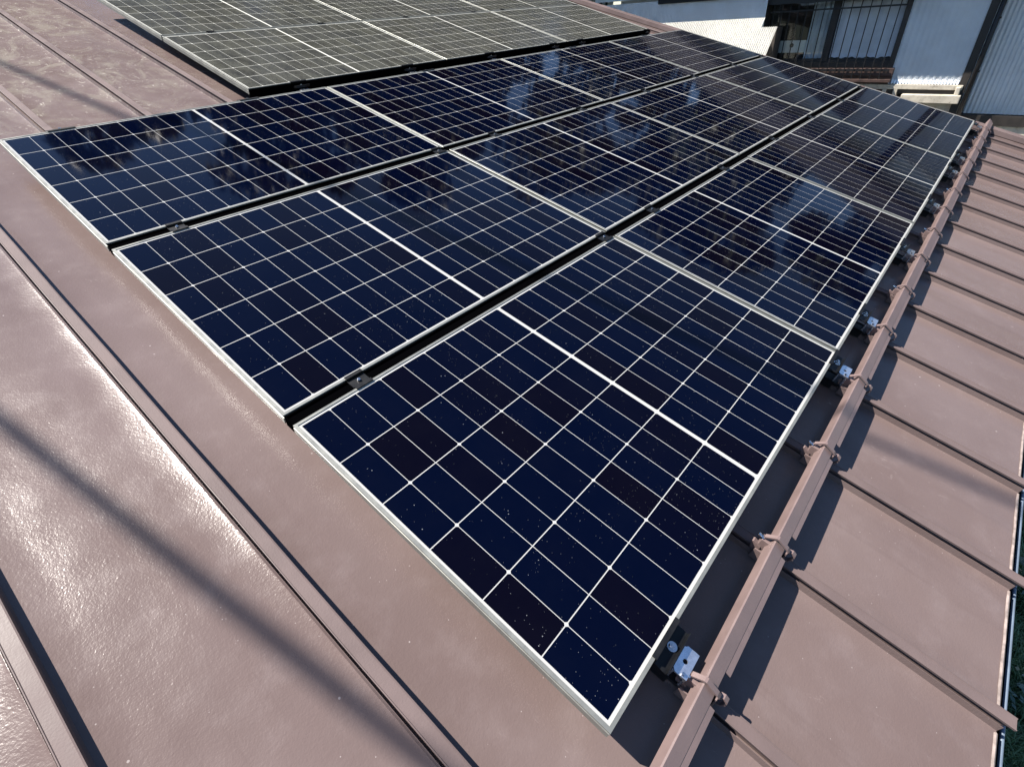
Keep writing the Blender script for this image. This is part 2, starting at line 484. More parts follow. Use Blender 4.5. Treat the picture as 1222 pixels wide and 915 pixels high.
# eave hem with bleached lip, verge cap, fascia
prev = LEFT
for e in sorted(RIBS) + [VERGE + 0.03]:
    mb = MB()
    a, b = prev + 0.028, e - 0.030
    nseg = 12; us = np.linspace(a, b, nseg)
    def ring(u):
        w = 0.0026 + 0.0007 * math.sin(u * 23.0 + e * 5) + 0.0005 * math.sin(u * 61.0)
        return [mb.bm.verts.new((u, y, z)) for y, z in ((EAVE - 0.005, HR + 0.0005), (EAVE - 0.004 + w, HR + 0.0028), (EAVE + 0.001 + w, HR + 0.0006), (EAVE - 0.002, HR - 0.020), (EAVE - 0.006, HR - 0.020))]
    R_ = [ring(u) for u in us]
    for A, B in zip(R_[:-1], R_[1:]):
        for j in range(5): mb.bm.faces.new((A[j], A[(j + 1) % 5], B[(j + 1) % 5], B[j]))
    mb.bm.faces.new(R_[0]); mb.bm.faces.new(R_[-1])
    mb.build('eave_hem', M_hem, house)
    prev = e
mb = MB()
mb.prism([(VERGE - 0.09, HR + 0.006), (VERGE - 0.085, HR + 0.050), (VERGE + 0.030, HR + 0.056), (VERGE + 0.036, HR - 0.11), (VERGE + 0.028, HR - 0.11), (VERGE + 0.02, HR - 0.02)], 1, EAVE - 0.01, RIDGE)
mb.build('verge_trim', M_seam, house)
mb = MB(); mb.box(LEFT, VERGE, EAVE + 0.02, EAVE + 0.045, HR - 0.19, HR - 0.008)
mb.build('fascia', M_gutter, house)
# gutter: half-round channel with rolled rim
def gutter():
    gy, gz, gr = EAVE - 0.004, HR - 0.036, 0.034
    prof = []
    for k in range(13):
        a = PI + PI * k / 12; prof.append((gy + gr * math.cos(a), gz + gr * math.sin(a)))
    for k in range(12, -1, -1):
        a = PI + PI * k / 12; prof.append((gy + (gr - 0.003) * math.cos(a), gz + (gr - 0.003) * math.sin(a)))
    mb = MB(); mb.prism(prof, 0, LEFT, VERGE + 0.05)
    return mb, gy, gz, gr
mb, gy, gz, gr = gutter()
gut = mb.build('gutter', M_gutter, house, smooth=True, angle=math.radians(40))
mb = MB(); mb.tube([(LEFT, gy - gr + 0.001, gz + 0.003), (VERGE + 0.05, gy - gr + 0.001, gz + 0.003)], 0.0055, 10)
M_rim = worn('gutter_rim', (0.10, 0.13, 0.17), 0.3, var=0.15, scale=12, bump=0)  # blue-grey highlight of the lit rim put into its colour
mb.build('gutter_rim', M_rim, gut, smooth=True)
mb = MB()
pts = [(0, EAVE + 0.02, HR - 0.03), (0, gy + 0.01, gz + 0.012), (0, gy - gr - 0.010, gz + 0.006), (0, gy - gr - 0.010, gz - 0.03), (0, gy - 0.02, gz - gr - 0.006)]
mb.tube(pts, 0.0022, 6)
ME_hang = mb.mesh('gutter_bracket'); ME_hang.materials.append(M_black)
for e in RIBS:
    o = bpy.data.objects.new('gutter_bracket', ME_hang); COL.objects.link(o); o.parent = gut; o.location = (e + 0.035, 0, 0)
# walls of our house (hidden below the roof, for other viewpoints)
GZ = -3.0
M_wall0 = worn('cream_mortar_wall', (0.42, 0.38, 0.32), 0.85, var=0.12, scale=4, bump=0.3, dirt=(0.25, 0.22, 0.18))
hw = empty('wall_pivot'); COL.objects.unlink(hw); bpy.data.objects.remove(hw)
mb = MB(); mb.box(LEFT + 0.4, VERGE - 0.35, -0.28, 10.6, GZ, -0.62)
w = mb.build('wall', M_wall0); w.parent = house; w.matrix_parent_inverse = Matrix.LocRotScale(house.location, house.rotation_euler, None).inverted()

# ------------------------------------------------------------------ snow guard
GA, GB = 0.5, 0.0
# angle bar in section (v, n): steep upslope leg, broad downslope leg, small lip with a crease
guard_prof = [(-0.104, HR + 0.062), (-0.113, HR + 0.104), (-0.117, HR + 0.106), (-0.148, HR + 0.091), (-0.1495, HR + 0.0895), (-0.1635, HR + 0.0845),
              (-0.1630, HR + 0.0820), (-0.1490, HR + 0.0870), (-0.117, HR + 0.1025), (-0.1145, HR + 0.1015), (-0.1065, HR + 0.062)]
guard_top = [(-0.104, HR + 0.062), (-0.113, HR + 0.104), (-0.117, HR + 0.106), (-0.148, HR + 0.091), (-0.1475, HR + 0.0885),
             (-0.117, HR + 0.1025), (-0.1145, HR + 0.1015), (-0.1065, HR + 0.062)]
def make_guard():
    r = empty('snow_guard')
    mb = MB(); S = 0.495
    # the lip is cut away where the bar passes over the seam
    mb.prism(guard_top, 0, 0.006, 0.062)
    mb.prism(guard_prof, 0, 0.0621, S - 0.030)
    mb.prism(guard_top, 0, S - 0.0299, S + 0.018)
    mb.build('angle_bar', M_guard, r)
    # bracket: saddle clasping the seam, peaked strap over the bar, hook loop and clamping bolt
    mb = MB()
    n0 = HR
    mb.box(-0.0295, -0.0255, -0.160, -0.085, n0 + 0.008, n0 + 0.052, 0.0012)
    mb.box(0.0255, 0.0295, -0.160, -0.085, n0 + 0.008, n0 + 0.052, 0.0012)
    mb.box(-0.0295, 0.0295, -0.155, -0.088, n0 + 0.0395, n0 + 0.0435, 0.0012)
    mb.box(-0.012, 0.012, -0.150, -0.084, n0 + 0.042, n0 + 0.084, 0.002)
    # peaked strap
    strap = [(-0.088, n0 + 0.090), (-0.086, n0 + 0.094), (-0.112, n0 + 0.1175), (-0.118, n0 + 0.1185), (-0.152, n0 + 0.1025), (-0.160, n0 + 0.096), (-0.158, n0 + 0.093),
             (-0.150, n0 + 0.0975), (-0.118, n0 + 0.1125), (-0.114, n0 + 0.1115)]
    mb.prism(strap, 0, -0.007, 0.006)
    # hook plate on the downslope side: a folded eye standing clear of the bar
    for x0, x1 in ((0.004, 0.0075),):
        eye_o = [(-0.158, n0 + 0.046), (-0.166, n0 + 0.040), (-0.178, n0 + 0.048), (-0.184, n0 + 0.066), (-0.181, n0 + 0.084), (-0.170, n0 + 0.090), (-0.160, n0 + 0.086)]
        eye_i = [(-0.162, n0 + 0.051), (-0.167, n0 + 0.047), (-0.175, n0 + 0.053), (-0.1795, n0 + 0.066), (-0.177, n0 + 0.080), (-0.170, n0 + 0.0845), (-0.1635, n0 + 0.081)]
        A = [[mb.bm.verts.new((x, p[0], p[1])) for p in q] for x in (x0, x1 + 0.010) for q in (eye_o, eye_i)]
        K = len(eye_o)
        for k in range(K):
            q = (k + 1) % K
            mb.bm.faces.new((A[0][k], A[0][q], A[1][q], A[1][k])); mb.bm.faces.new((A[2][k], A[3][k], A[3][q], A[2][q]))
            mb.bm.faces.new((A[0][k], A[2][k], A[2][q], A[0][q])); mb.bm.faces.new((A[1][k], A[1][q], A[3][q], A[3][k]))
    mb.prism([(-0.160, n0 + 0.044), (-0.154, n0 + 0.088), (-0.1575, n0 + 0.090), (-0.164, n0 + 0.044)], 0, -0.010, 0.0038)
    # tongue on the upslope side
    mb.prism([(-0.074, n0 + 0.030), (-0.066, n0 + 0.060), (-0.071, n0 + 0.064), (-0.096, n0 + 0.052), (-0.094, n0 + 0.03)], 0, -0.018, -0.002)
    mb.build('bracket', M_guard, r)
    mb = MB()
    mb.cyl((-0.002, -0.083, n0 + 0.083), (0.15, 1, 0.35), 0.0085, 0.009, 6)
    mb.cyl((-0.002, -0.076, n0 + 0.0855), (0.15, 1, 0.35), 0.0045, 0.014, 12)
    mb.build('bolt', M_bolt, r)
    return r
gp = make_guard()
words = ['zero', 'first', 'second', 'third', 'fourth', 'fifth', 'sixth', 'seventh', 'eighth', 'ninth', 'tenth', 'eleventh', 'twelfth', 'thirteenth', 'fourteenth', 'fifteenth', 'sixteenth', 'seventeenth', 'eighteenth']
seg = [e for e in RIBS if e > -0.3]
for i, e in enumerate(seg[:-1] + [seg[-1]]):
    o = gp if i == 0 else copy_tree(gp)
    o.location = P(e - 0.008, rng.uniform(-.002, .002), rng.uniform(-.001, .001)); o.rotation_euler = (TH, 0, rng.uniform(-.0015, .0015))
    if i == 0: lab = 'brown snow guard bar at the bottom picture edge, cut off by the frame'
    elif i == 1: lab = 'brown snow guard bar beside the lowest corner of the nearest solar panel'
    elif i == len(seg) - 1: lab = 'brown snow guard bar at the far end of the line, over the roof verge'
    else: lab = '%s brown snow guard bar up the line from the bottom picture edge' % words[i + 1]
    tag(o, lab, 'snow guard', 'snow guard bars clamped across the roof seams')

# ------------------------------------------------------------------ panel mounts
def make_end_mount():
    r = empty('panel_mount')
    n0 = RIB_TOP - 0.002
    mb = MB()
    # seam clip and black carrier rail under the frame edge, running down the seam
    mb.box(-0.034, -0.028, -0.055, 0.06, HR + 0.010, n0 + 0.016, 0.001)
    mb.box(0.028, 0.034, -0.055, 0.06, HR + 0.010, n0 + 0.016, 0.001)
    mb.box(-0.034, 0.034, -0.080, 0.075, n0 + 0.0022, n0 + 0.0120, 0.0015)
    mb.box(-0.026, 0.026, 0.004, 0.075, n0 + 0.0121, -0.0362, 0.002)
    mb.build('rail_foot', M_black, r)
    mb = MB()
    # clamp plate: lip over the frame, step down, tray with raised edge
    mb.prism([(0.010, 0.0006), (0.010, 0.0032), (-0.0035, 0.0032), (-0.0045, -0.020), (-0.036, -0.024), (-0.038, -0.012), (-0.0405, -0.012), (-0.0395, -0.0275), (-0.0022, -0.0235), (-0.0018, 0.0006)], 0, -0.060, 0.060)
    mb.build('clamp_plate', M_black, r)
    mb = MB()
    mb.cyl((0.004, -0.020, -0.0180), (0, 0, 1), 0.0092, 0.008, 6); mb.cyl((0.004, -0.020, -0.0215), (0, 0, 1), 0.0125, 0.0022, 20)
    mb.cyl((0.004, -0.020, -0.0120), (0, 0, 1), 0.0050, 0.008, 14)
    mb.build('bolt', M_bolt, r)
    # bare aluminium block: bored plate on two walls
    mb = MB()
    x0, x1, y0, y1 = -0.034, 0.040, -0.083, -0.045
    z1 = -0.034; cx, cy, hr = 0.003, -0.062, 0.0062
    outer = [(x0, y0), (x1, y0), (x1, y1), (x0, y1)]
    ring_o, ring_i = [], []
    K = 24
    for k in range(K):
        a = 2 * PI * k / K; dx, dy = math.cos(a), math.sin(a)
        tx = ((x1 - cx) / dx if dx > 1e-6 else (x0 - cx) / dx if dx < -1e-6 else 1e9); ty_ = ((y1 - cy) / dy if dy > 1e-6 else (y0 - cy) / dy if dy < -1e-6 else 1e9)
        s = min(tx, ty_); ring_o.append((cx + dx * s, cy + dy * s)); ring_i.append((cx + dx * hr, cy + dy * hr))
    T = [mb.bm.verts.new((x, y, z1)) for x, y in ring_o]; I = [mb.bm.verts.new((x, y, z1)) for x, y in ring_i]
    I2 = [mb.bm.verts.new((x, y, z1 - 0.006)) for x, y in ring_i]; T2 = [mb.bm.verts.new((x, y, z1 - 0.006)) for x, y in ring_o]
    for k in range(K):
        q = (k + 1) % K
        mb.bm.faces.new((T[k], T[q], I[q], I[k])); mb.bm.faces.new((I[k], I[q], I2[q], I2[k])); mb.bm.faces.new((T[k], T2[k], T2[q], T[q])); mb.bm.faces.new((T2[k], I2[k], I2[q], T2[q]))
    mb.box(x0 + 0.002, x1 - 0.002, y0 + 0.001, y0 + 0.006, n0 + 0.0122, z1 - 0.0062)
    mb.box(x0 + 0.002, x1 - 0.002, y1 - 0.006, y1 - 0.001, n0 + 0.0122, z1 - 0.0062)
    mb.build('aluminium_block', M_block, r)
    mb = MB(); mb.cyl((-0.028, -0.070, -0.0300), (0, 0, 1), 0.0045, 0.008, 6); mb.build('screw', M_bolt, r)
    return r
mp = make_end_mount()
used = [0.255, 1.74, 2.235, 3.225, 4.215, 5.205, 5.70, 7.185]
mlab = ['nearest the camera, at the lowest panel corner', 'second from the camera, by the first panel seam', 'third from the camera, past the first panel seam', 'fourth from the camera along the lowest row',
        'fifth from the camera along the lowest row', 'sixth from the camera along the lowest row', 'third from the far end of the lowest row', 'farthest one, at the verge end of the lowest row']
mlab[6] = 'seventh from the camera, last but one along the lowest row'
for i, e in enumerate(used):
    o = mp if i == 0 else copy_tree(mp)
    o.location = P(e, 0, 0); o.rotation_euler = (TH, 0, 0)
    tag(o, 'silver and black panel mount, ' + mlab[i], 'panel mount', 'panel mounts along the lower panel edge')
for i, e in enumerate([1.74, 2.73, 3.72, 4.71, 5.205, 6.69]):
    o = copy_tree(mp); o.location = P(e, GV0, GN0); o.rotation_euler = (TH + GT, 0, 0)
    for ch in o.children:
        if ch.name.startswith('rail_foot'):
            ch.scale = (1, 1, 0.72); ch.location = (0, 0, -0.011)
    tag(o, '%s panel mount from the left under the dusty array front edge' % words[i + 1], 'panel mount', 'panel mounts along the dusty array edge')

# black rails closing the gaps between rows, and under the front of the dusty array
def rail(u0, u1, v, n, w, h, tilt, lab):
    r = roof_empty('gap_rail', u0, v, n, tilt); tag(r, lab, 'rail')
    mb = MB(); mb.prism([(-w / 2, -h), (w / 2, -h), (w / 2, 0), (w / 2 - .004, 0), (w / 2 - .004, -.006), (-w / 2 + .004, -.006), (-w / 2 + .004, 0), (-w / 2, 0)], 0, 0.0, u1 - u0)
    mb.build('channel', M_railblack, r)
    mb = MB(); mb.box(-0.003, -0.0005, -w / 2, w / 2, -h, 0.001); mb.build('end_cap', M_railblack, r)
def railmat():
    m = NT('rail_gap_shade'); m.set(color=(0.0008, 0.0008, 0.001, 1), rough=0.9, spec=0.0); return m.m  # near-black without gloss: shade of the hollow row gaps put into the colour
M_railblack = railmat()

TOTAL = 4 * L + 3 * GU
rail(0.006, TOTAL, W + GV / 2, -0.0035, GV - 0.006, 0.040, 0, 'long black rail in the gap between the lowest and the middle panel row')
rail(0.006, TOTAL, 2 * W + 1.5 * GV, -0.0035, GV - 0.006, 0.040, 0, 'long black rail in the gap between the middle and the top panel row')
rail(GU0 + 0.002, GU0 + 3 * L + 2 * GU, GV0 - 0.012, GN0 - 0.004, 0.020, 0.062, GT, 'long black rail along the front edge of the grey dusty panels')
# mid clamps in the dark gaps between rows
def make_mid():
    r = empty('mid_clamp')
    g = GV
    mb = MB(); mb.box(-0.030, 0.030, -g / 2 + 0.006, g / 2 - 0.006, RIB_TOP + 0.0005, -0.0442, 0.002); mb.build('foot', M_black, r)
    mb = MB()
    mb.prism([(-g / 2 - 0.009, 0.0020), (-g / 2 - 0.009, 0.0046), (-g / 2 + 0.004, 0.0046), (-g / 2 + 0.005, -0.0040), (g / 2 - 0.005, -0.0040), (g / 2 - 0.004, 0.0046), (g / 2 + 0.009, 0.0046),
              (g / 2 + 0.009, 0.0020), (g / 2 - 0.0022, 0.0020), (g / 2 - 0.0026, -0.0066), (-g / 2 + 0.0026, -0.0066), (-g / 2 + 0.0022, 0.0020)], 0, -0.032, 0.032)
    mb.build('clamp_plate', M_black, r)
    mb = MB(); mb.cyl((0, 0, -0.001), (0, 0, 1), 0.0062, 0.006, 6); mb.cyl((0, 0, 0.003), (0, 0, 1), 0.0034, 0.004, 12); mb.build('bolt', M_bolt, r)
    return r
mid = make_mid()
first = True
gapu = [0.255, 1.65, 2.14, 3.20, 4.05, 5.05, 6.05, 7.05]
for gi, gn in ((1, 'lower dark gap between rows'), (2, 'upper dark gap between rows')):
    for k, e in enumerate([0.255, 1.74, 2.235, 3.225, 4.215, 5.205, 6.195, 7.09]):
        o = mid if first else copy_tree(mid); first = False
        o.location = P(e, gi * (W + GV) - GV / 2, 0); o.rotation_euler = (TH, 0, 0)
        tag(o, '%s black panel clamp from the left end of the %s' % (words[k + 1], gn), 'panel clamp', 'black clamps in the gaps between panel rows')
# end clamp at the upper left corner
def make_top():
    r = empty('end_clamp')
    mb = MB(); mb.box(-0.030, 0.030, 0.002, 0.045, RIB_TOP + 0.0005, -0.010, 0.002); mb.build('foot', M_black, r)
    mb = MB(); mb.prism([(-0.009, 0.0015), (-0.009, 0.0042), (0.004, 0.0042), (0.005, -0.009), (0.040, -0.009), (0.040, -0.0118), (0.0022, -0.0118), (0.0018, 0.0015)], 0, -0.060, 0.060); mb.build('clamp_plate', M_black, r)
    mb = MB(); mb.cyl((0, 0.022, -0.005), (0, 0, 1), 0.0085, 0.008, 6); mb.build('bolt', M_bolt, r)
    return r
tp = make_top()
for k, e in enumerate([0.255, 1.245, 2.73, 4.71, 6.195]):
    o = tp if k == 0 else copy_tree(tp)
    o.location = P(e, 3 * W + 2 * GV, 0); o.rotation_euler = (TH, 0, 0)
    tag(o, 'black end clamp at the top left corner of the clean array' if k == 0 else '%s black end clamp from the left on the clean array top edge' % words[k + 1], 'panel clamp', 'end clamps along the top edge')
# clamps of the seam between the two dusty rows
for k, e in enumerate([1.74, 2.73, 3.72, 4.71, 5.205, 6.69]):
    o = copy_tree(mid); d = W + 0.01
    o.location = P(e, GV0 + d * math.cos(GT), GN0 + d * math.sin(GT)); o.rotation_euler = (TH + GT, 0, 0); o.scale = (1, 0.45, 1)
    tag(o, '%s black clamp from the left between dusty rows' % words[k + 1], 'panel clamp', 'clamps between the dusty rows')

# ------------------------------------------------------------------ ground and grass
def ground_mat():
    m = NT('ground_soil'); c = m.coord()
    n = m.noise(c, 1.2, 6.0, 0.65)
    m.set(color=m.mix(n, (0.012, 0.020, 0.008), (0.030, 0.038, 0.018)), rough=0.95, normal=m.bump(m.noise(c, 25.0, 4.0), 0.6, 0.02))
    return m.m
mb = MB(); mb.grid([[(x, y, GZ) for y in (-300, -40, -6, 0, 20, 300)] for x in (-300, -40, 0, 10, 40, 300)])
g = mb.build('ground', ground_mat()); tag(g, kind='structure')
mb = MB(); mb.grid([[(x, y, GZ + 0.004) for y in (-3.2, 2.0, 7.0, 12.0)] for x in (8.2, 9.2, 9.98)])  # unseen pale strip added to bounce sunlight onto the neighbour's walls
pv = mb.build('bounce_ground', worn('pale_bounce_paving', (0.62, 0.61, 0.58), 0.85, var=0.10, scale=2, bump=0.2)); tag(pv, kind='structure')
def leaf_mat(name, dark, light, rough=0.5, scale=3.0):
    m = NT(name); c = m.coord()
    n = m.noise(c, scale, 4.0, 0.6)
    gi = m.n.new('ShaderNodeNewGeometry').outputs['Random Per Island']
    f = m.math('ADD', m.math('MULTIPLY', n, 0.5), m.math('MULTIPLY', gi, 0.5))
    m.set(color=m.mix(f, dark, light), rough=rough)
    return m.m
def grass():
    N = 42000
    X = rng.uniform(0.6, 7.6, N); Y = -1.15 - rng.uniform(0, 1, N) ** 1.2 * 1.5
    clump = np.sin(X * 7.1) * np.sin(Y * 9.3 + 1) * 0.5 + 0.5
    H = (0.07 + 0.16 * clump) * rng.uniform(0.6, 1.3, N); A = rng.uniform(0, 2 * PI, N); lean = rng.uniform(0.2, 1.1, N) * H
    wd = rng.uniform(0.002, 0.0045, N)
    px, py = -np.sin(A) * wd, np.cos(A) * wd
    dx, dy = np.cos(A) * lean, np.sin(A) * lean
    v = np.zeros((N, 5, 3))
    v[:, 0] = np.c_[X - px, Y - py, np.full(N, GZ)]; v[:, 1] = np.c_[X + px, Y + py, np.full(N, GZ)]
    v[:, 2] = np.c_[X + px * .8 + dx * .35, Y + py * .8 + dy * .35, GZ + H * .62]; v[:, 3] = np.c_[X - px * .8 + dx * .35, Y - py * .8 + dy * .35, GZ + H * .62]
    v[:, 4] = np.c_[X + dx, Y + dy, GZ + H * 0.85]
    i = np.arange(N)[:, None] * 5
    me = bpy.data.meshes.new('grass')
    faces = np.concatenate([i + np.array([0, 1, 2, 3])], 0).tolist() + (i + np.array([3, 2, 4])).tolist()
    me.from_pydata(v.reshape(-1, 3).tolist(), [], faces)
    return link_mesh('grass', me, leaf_mat('grass_blades', (0.028, 0.075, 0.030), (0.10, 0.18, 0.07), 0.55, 4.0))
tag(grass(), 'dark green lawn grass growing in the shade below the eave', 'grass', kind='stuff')
def weed(x, y, s, lab):
    r = empty('weed', (x, y, GZ)); tag(r, lab, 'plant')
    bm = bmesh.new()
    for k in range(26):
        a = rng.uniform(0, 2 * PI); h = rng.uniform(0.10, 0.34) * s; rr = rng.uniform(0.03, 0.16) * s; l = rng.uniform(0.05, 0.09) * s; wd = l * 0.22
        c = Vector((math.cos(a) * rr, math.sin(a) * rr, h)); d = Vector((math.cos(a), math.sin(a), rng.uniform(-.5, .3))).normalized(); sd_ = d.cross(Vector((0, 0, 1))).normalized()
        q = [bm.verts.new(c), bm.verts.new(c + d * l * .5 + sd_ * wd), bm.verts.new(c + d * l), bm.verts.new(c + d * l * .5 - sd_ * wd)]
        bm.faces.new(q)
    me = bpy.data.meshes.new('leaves'); bm.to_mesh(me); bm.free()
    link_mesh('leaves', me, M_weed, r)
    mb = MB()
    for k in range(6):
        a = k * 1.05; mb.tube([(0, 0, 0), (math.cos(a) * .05 * s, math.sin(a) * .05 * s, .15 * s), (math.cos(a) * .12 * s, math.sin(a) * .12 * s, .3 * s)], 0.003 * s, 5)
    mb.build('stem', M_weed, r)
M_weed = leaf_mat('weed_leaf', (0.03, 0.065, 0.05), (0.06, 0.11, 0.08), 0.4)
weed(3.95, -1.72, 1.3, 'leafy blue-green weed standing in the grass, the larger one beside the gutter')
weed(2.95, -1.58, 0.8, 'small leafy weed close under the gutter, nearer the bottom of the picture')

# ------------------------------------------------------------------ neighbour's house
M_white = worn('white_corrugated_paint', (0.84, 0.90, 0.95), 0.42, var=0.05, scale=3, bump=0.02, dirt=(0.76, 0.76, 0.72), dirt_amt=0.25)
M_grey = worn('pale_grey_corrugated_paint', (0.84, 0.89, 0.92), 0.40, var=0.05, scale=3, bump=0.02, dirt=(0.56, 0.57, 0.55), dirt_amt=0.3)
M_wood = worn('dark_stained_timber', (0.013, 0.010, 0.008), 0.6, var=0.35, scale=9, bump=0.2)
M_rail = worn('rust_brown_timber', (0.036, 0.018, 0.013), 0.6, var=0.4, scale=14, bump=0.2)
M_iron = worn('black_iron', (0.010, 0.010, 0.011), 0.45, metal=0.4, var=0.2, scale=30, bump=0)
M_conc = worn('peeling_concrete', (0.36, 0.33, 0.27), 0.85, var=0.15, scale=11, fine=60, bump=0.5, dirt=(0.10, 0.085, 0.06), dirt_amt=0.9)
M_curt = worn('pale_curtain_cloth', (0.78, 0.82, 0.86), 0.8, var=0.08, scale=6, bump=0)
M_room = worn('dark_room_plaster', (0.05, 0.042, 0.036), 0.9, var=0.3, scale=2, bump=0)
M_board = worn('pale_board', (0.50, 0.52, 0.50), 0.6, var=0.1, scale=4, bump=0)
M_tile = worn('dark_roof_tile', (0.030, 0.030, 0.033), 0.95, var=0.25, scale=6, bump=0.2)
M_tile.node_tree.nodes['Principled BSDF'].inputs['Specular IOR Level'].default_value = 0.1
def pane_mat():
    m = NT('window_pane'); m.set(color=(0.9, 0.95, 0.95, 1), rough=0.02, trans=1.0, ior=1.45); return m.m
M_pane = pane_mat()
HX = 10.0
nb = empty('neighbour_house', (HX, 0, GZ))
tag(nb, "neighbour's house with white corrugated walls, barred window and dark timber posts", 'house')
def nmb(): return MB()
def put(mb, name, mat, parent=nb, smooth=False, angle=None):
    o = mb.build(name, mat, parent, smooth, angle)
    off = Vector((HX, 0, GZ)) if parent is nb else None
    return o
# all geometry of the neighbour is written in world metres and shifted into its Empty's frame
def shift(mb):
    bmesh.ops.translate(mb.bm, verts=mb.bm.verts, vec=(-HX, 0, -GZ)); return mb
def corrugated(y0, y1, z0, z1, x, pitch, amp, zfun=None):
    mb = MB(); n = max(8, int((y1 - y0) / pitch * 8))
    front, back = [], []
    for i in range(n + 1):
        y = y0 + (y1 - y0) * i / n
        xx = x + amp * math.sin(2 * PI * y / pitch)
        front.append([(xx, y, z0), (xx, y, z1)])
    mb.grid(front)
    for f in mb.bm.faces: f.smooth = True
    r = bmesh.ops.solidify(mb.bm, geom=list(mb.bm.faces), thickness=0.002)
    return shift(mb)
def cwall(y0, y1, z0, z1, x, pitch, amp, mat, lab=None):
    mb = corrugated(y0, y1, z0, z1, x, pitch, amp)
    o = link_mesh('corrugated_wall', mb.mesh('corrugated_wall', True, math.radians(60)), mat, nb)
    if lab: o['label'] = lab
    return o
# left box that stands proud of the wall: tall part and low step under the window jamb
XB = HX - 0.29
cwall(3.18, 6.6, -1.2, 1.22, XB, 0.032, 0.0025, M_white, 'white corrugated wall left of the barred window')
M_lean = worn('weathered_white_sheet', (0.58, 0.58, 0.54), 0.6, var=0.08, scale=4, bump=0.02, dirt=(0.28, 0.27, 0.23), dirt_amt=0.4)
def lean_to(y0, y1, ztop, zbot, lab):
    sl = 1.19; n = int((y1 - y0) / 0.032 * 8); rows = []
    for i in range(n + 1):
        y = y0 + (y1 - y0) * i / n; o = 0.0065 * math.sin(2 * PI * y / 0.032)
        row = []
        for z in (ztop, (ztop + zbot) / 2, zbot):
            x = XB - 0.012 - (0.90 - z) / sl
            row.append((x - o * 0.77, y, z + o * 0.64))
        rows.append(row)
    mb = MB(); mb.grid(rows); bmesh.ops.solidify(mb.bm, geom=list(mb.bm.faces), thickness=0.002)
    o = link_mesh('lean_to_roof', shift(mb).mesh('lean_to_roof', True, math.radians(60)), M_lean, nb); o['label'] = lab
lean_to(3.17, 6.6, 0.905, -0.10, 'sunlit white corrugated lean-to roof left of the barred window')
lean_to(2.93, 3.1695, 0.785, -0.10, 'short lower end of the white lean-to roof beside the window')
mb = MB(); mb.box(XB + 0.02, HX + 0.02, 2.97, 6.6, -1.2, 0.762); put(shift(mb), 'box_core', M_room)
mb = MB(); mb.box(XB + 0.012, HX + 0.02, 3.19, 3.21, 0.796, 1.12); put(shift(mb), 'jamb_board', M_wood)
# middle wall and right wall
cwall(0.42, 1.285, 0.0, 1.69, HX - 0.01, 0.075, 0.003, M_white, 'smooth white wall panel between the window and the dark post')
cwall(-5.0, 0.252, -0.388, 1.70, HX + 0.18, 0.052, 0.006, M_grey, 'pale grey corrugated wall right of the dark post')
mb = MB()
for i in range(24):
    y = 0.43 + i * 0.036; mb.prism([(HX - 0.035, -0.005), (HX - 0.008, -0.002), (HX - 0.008, 0.05)], 1, y, y + 0.020)
put(shift(mb), 'sunlit_spikes', M_white)  # added white wedges shaped as the sunlit spikes along the wall foot
# dark corner posts and downpipe
mb = MB(); mb.box(HX - 0.03, HX + 0.05, 0.325, 0.415, -0.5, 1.69, 0.004); put(shift(mb), 'post', M_wood)
mb = MB(); mb.tube([(HX - 0.065, 0.285, -0.9), (HX - 0.065, 0.285, 1.66)], 0.030, 14); put(shift(mb), 'downpipe', M_iron, smooth=True)
mb = MB()
for z in (0.15, 0.75, 1.35): mb.box(HX - 0.10, HX - 0.03, 0.245, 0.262, z, z + 0.02)
put(shift(mb), 'pipe_bracket', M_iron)
# hood band over the window and box
mb = MB(); mb.box(HX - 0.33, HX + 0.02, 3.285, 5.03, 1.175, 1.25, 0.004); mb.box(HX - 0.21, HX + 0.02, 1.20, 3.284, 1.055, 1.26, 0.004); put(shift(mb), 'window_hood', M_iron)
# window
win = empty('window'); win.parent = nb
def wput(mb, name, mat, smooth=False): return shift(mb).build(name, mat, win, smooth)
mb = MB()
mb.box(HX - 0.05, HX + 0.06, 1.29, 1.345, 0.20, 1.05, 0.003); mb.box(HX - 0.05, HX + 0.06, 3.22, 3.282, 0.20, 1.05, 0.003)
mb.box(HX - 0.05, HX + 0.06, 1.346, 3.219, 0.20, 0.285, 0.003); mb.box(HX - 0.02, HX + 0.06, 2.20, 2.285, 0.2855, 1.05, 0.003)
mb.box(HX - 0.015, HX + 0.04, 1.346, 2.199, 0.2855, 0.315); mb.box(HX - 0.015, HX + 0.04, 2.286, 3.219, 0.2855, 0.315)
wput(mb, 'frame', M_wood)
mb = MB(); mb.box(HX + 0.045, HX + 0.049, 1.346, 2.199, 0.3155, 1.05); mb.box(HX + 0.050, HX + 0.054, 2.286, 3.219, 0.3155, 1.05); wput(mb, 'pane', M_pane)
def curtain(y0, y1, z0, z1, x, amp, k, rag=0.0):
    mb = MB(); rows = []
    n, mz = 60, 10
    for i in range(n + 1):
        y = y0 + (y1 - y0) * i / n; row = []
        for j in range(mz + 1):
            t = j / mz
            zz = z0 + (z1 - z0) * t + (rag * (math.sin(i * .9) * .5 + math.sin(i * .37) * .5) if j == 0 else 0)
            row.append((x + amp * math.sin(i * k + math.sin(t * 4) * .6) + amp * .5 * math.sin(i * k * 2.3 + t * 3), y, zz))
        rows.append(row)
    mb.grid(rows); bmesh.ops.solidify(mb.bm, geom=list(mb.bm.faces), thickness=0.0015)
    return mb
wput(curtain(1.36, 2.19, 0.33, 1.08, HX + 0.025, 0.009, 0.33, 0.012), 'curtain', M_curt, True)
wput(curtain(2.31, 2.58, 0.32, 1.08, HX + 0.085, 0.012, 0.30), 'curtain', M_curt, True)
mb = MB()
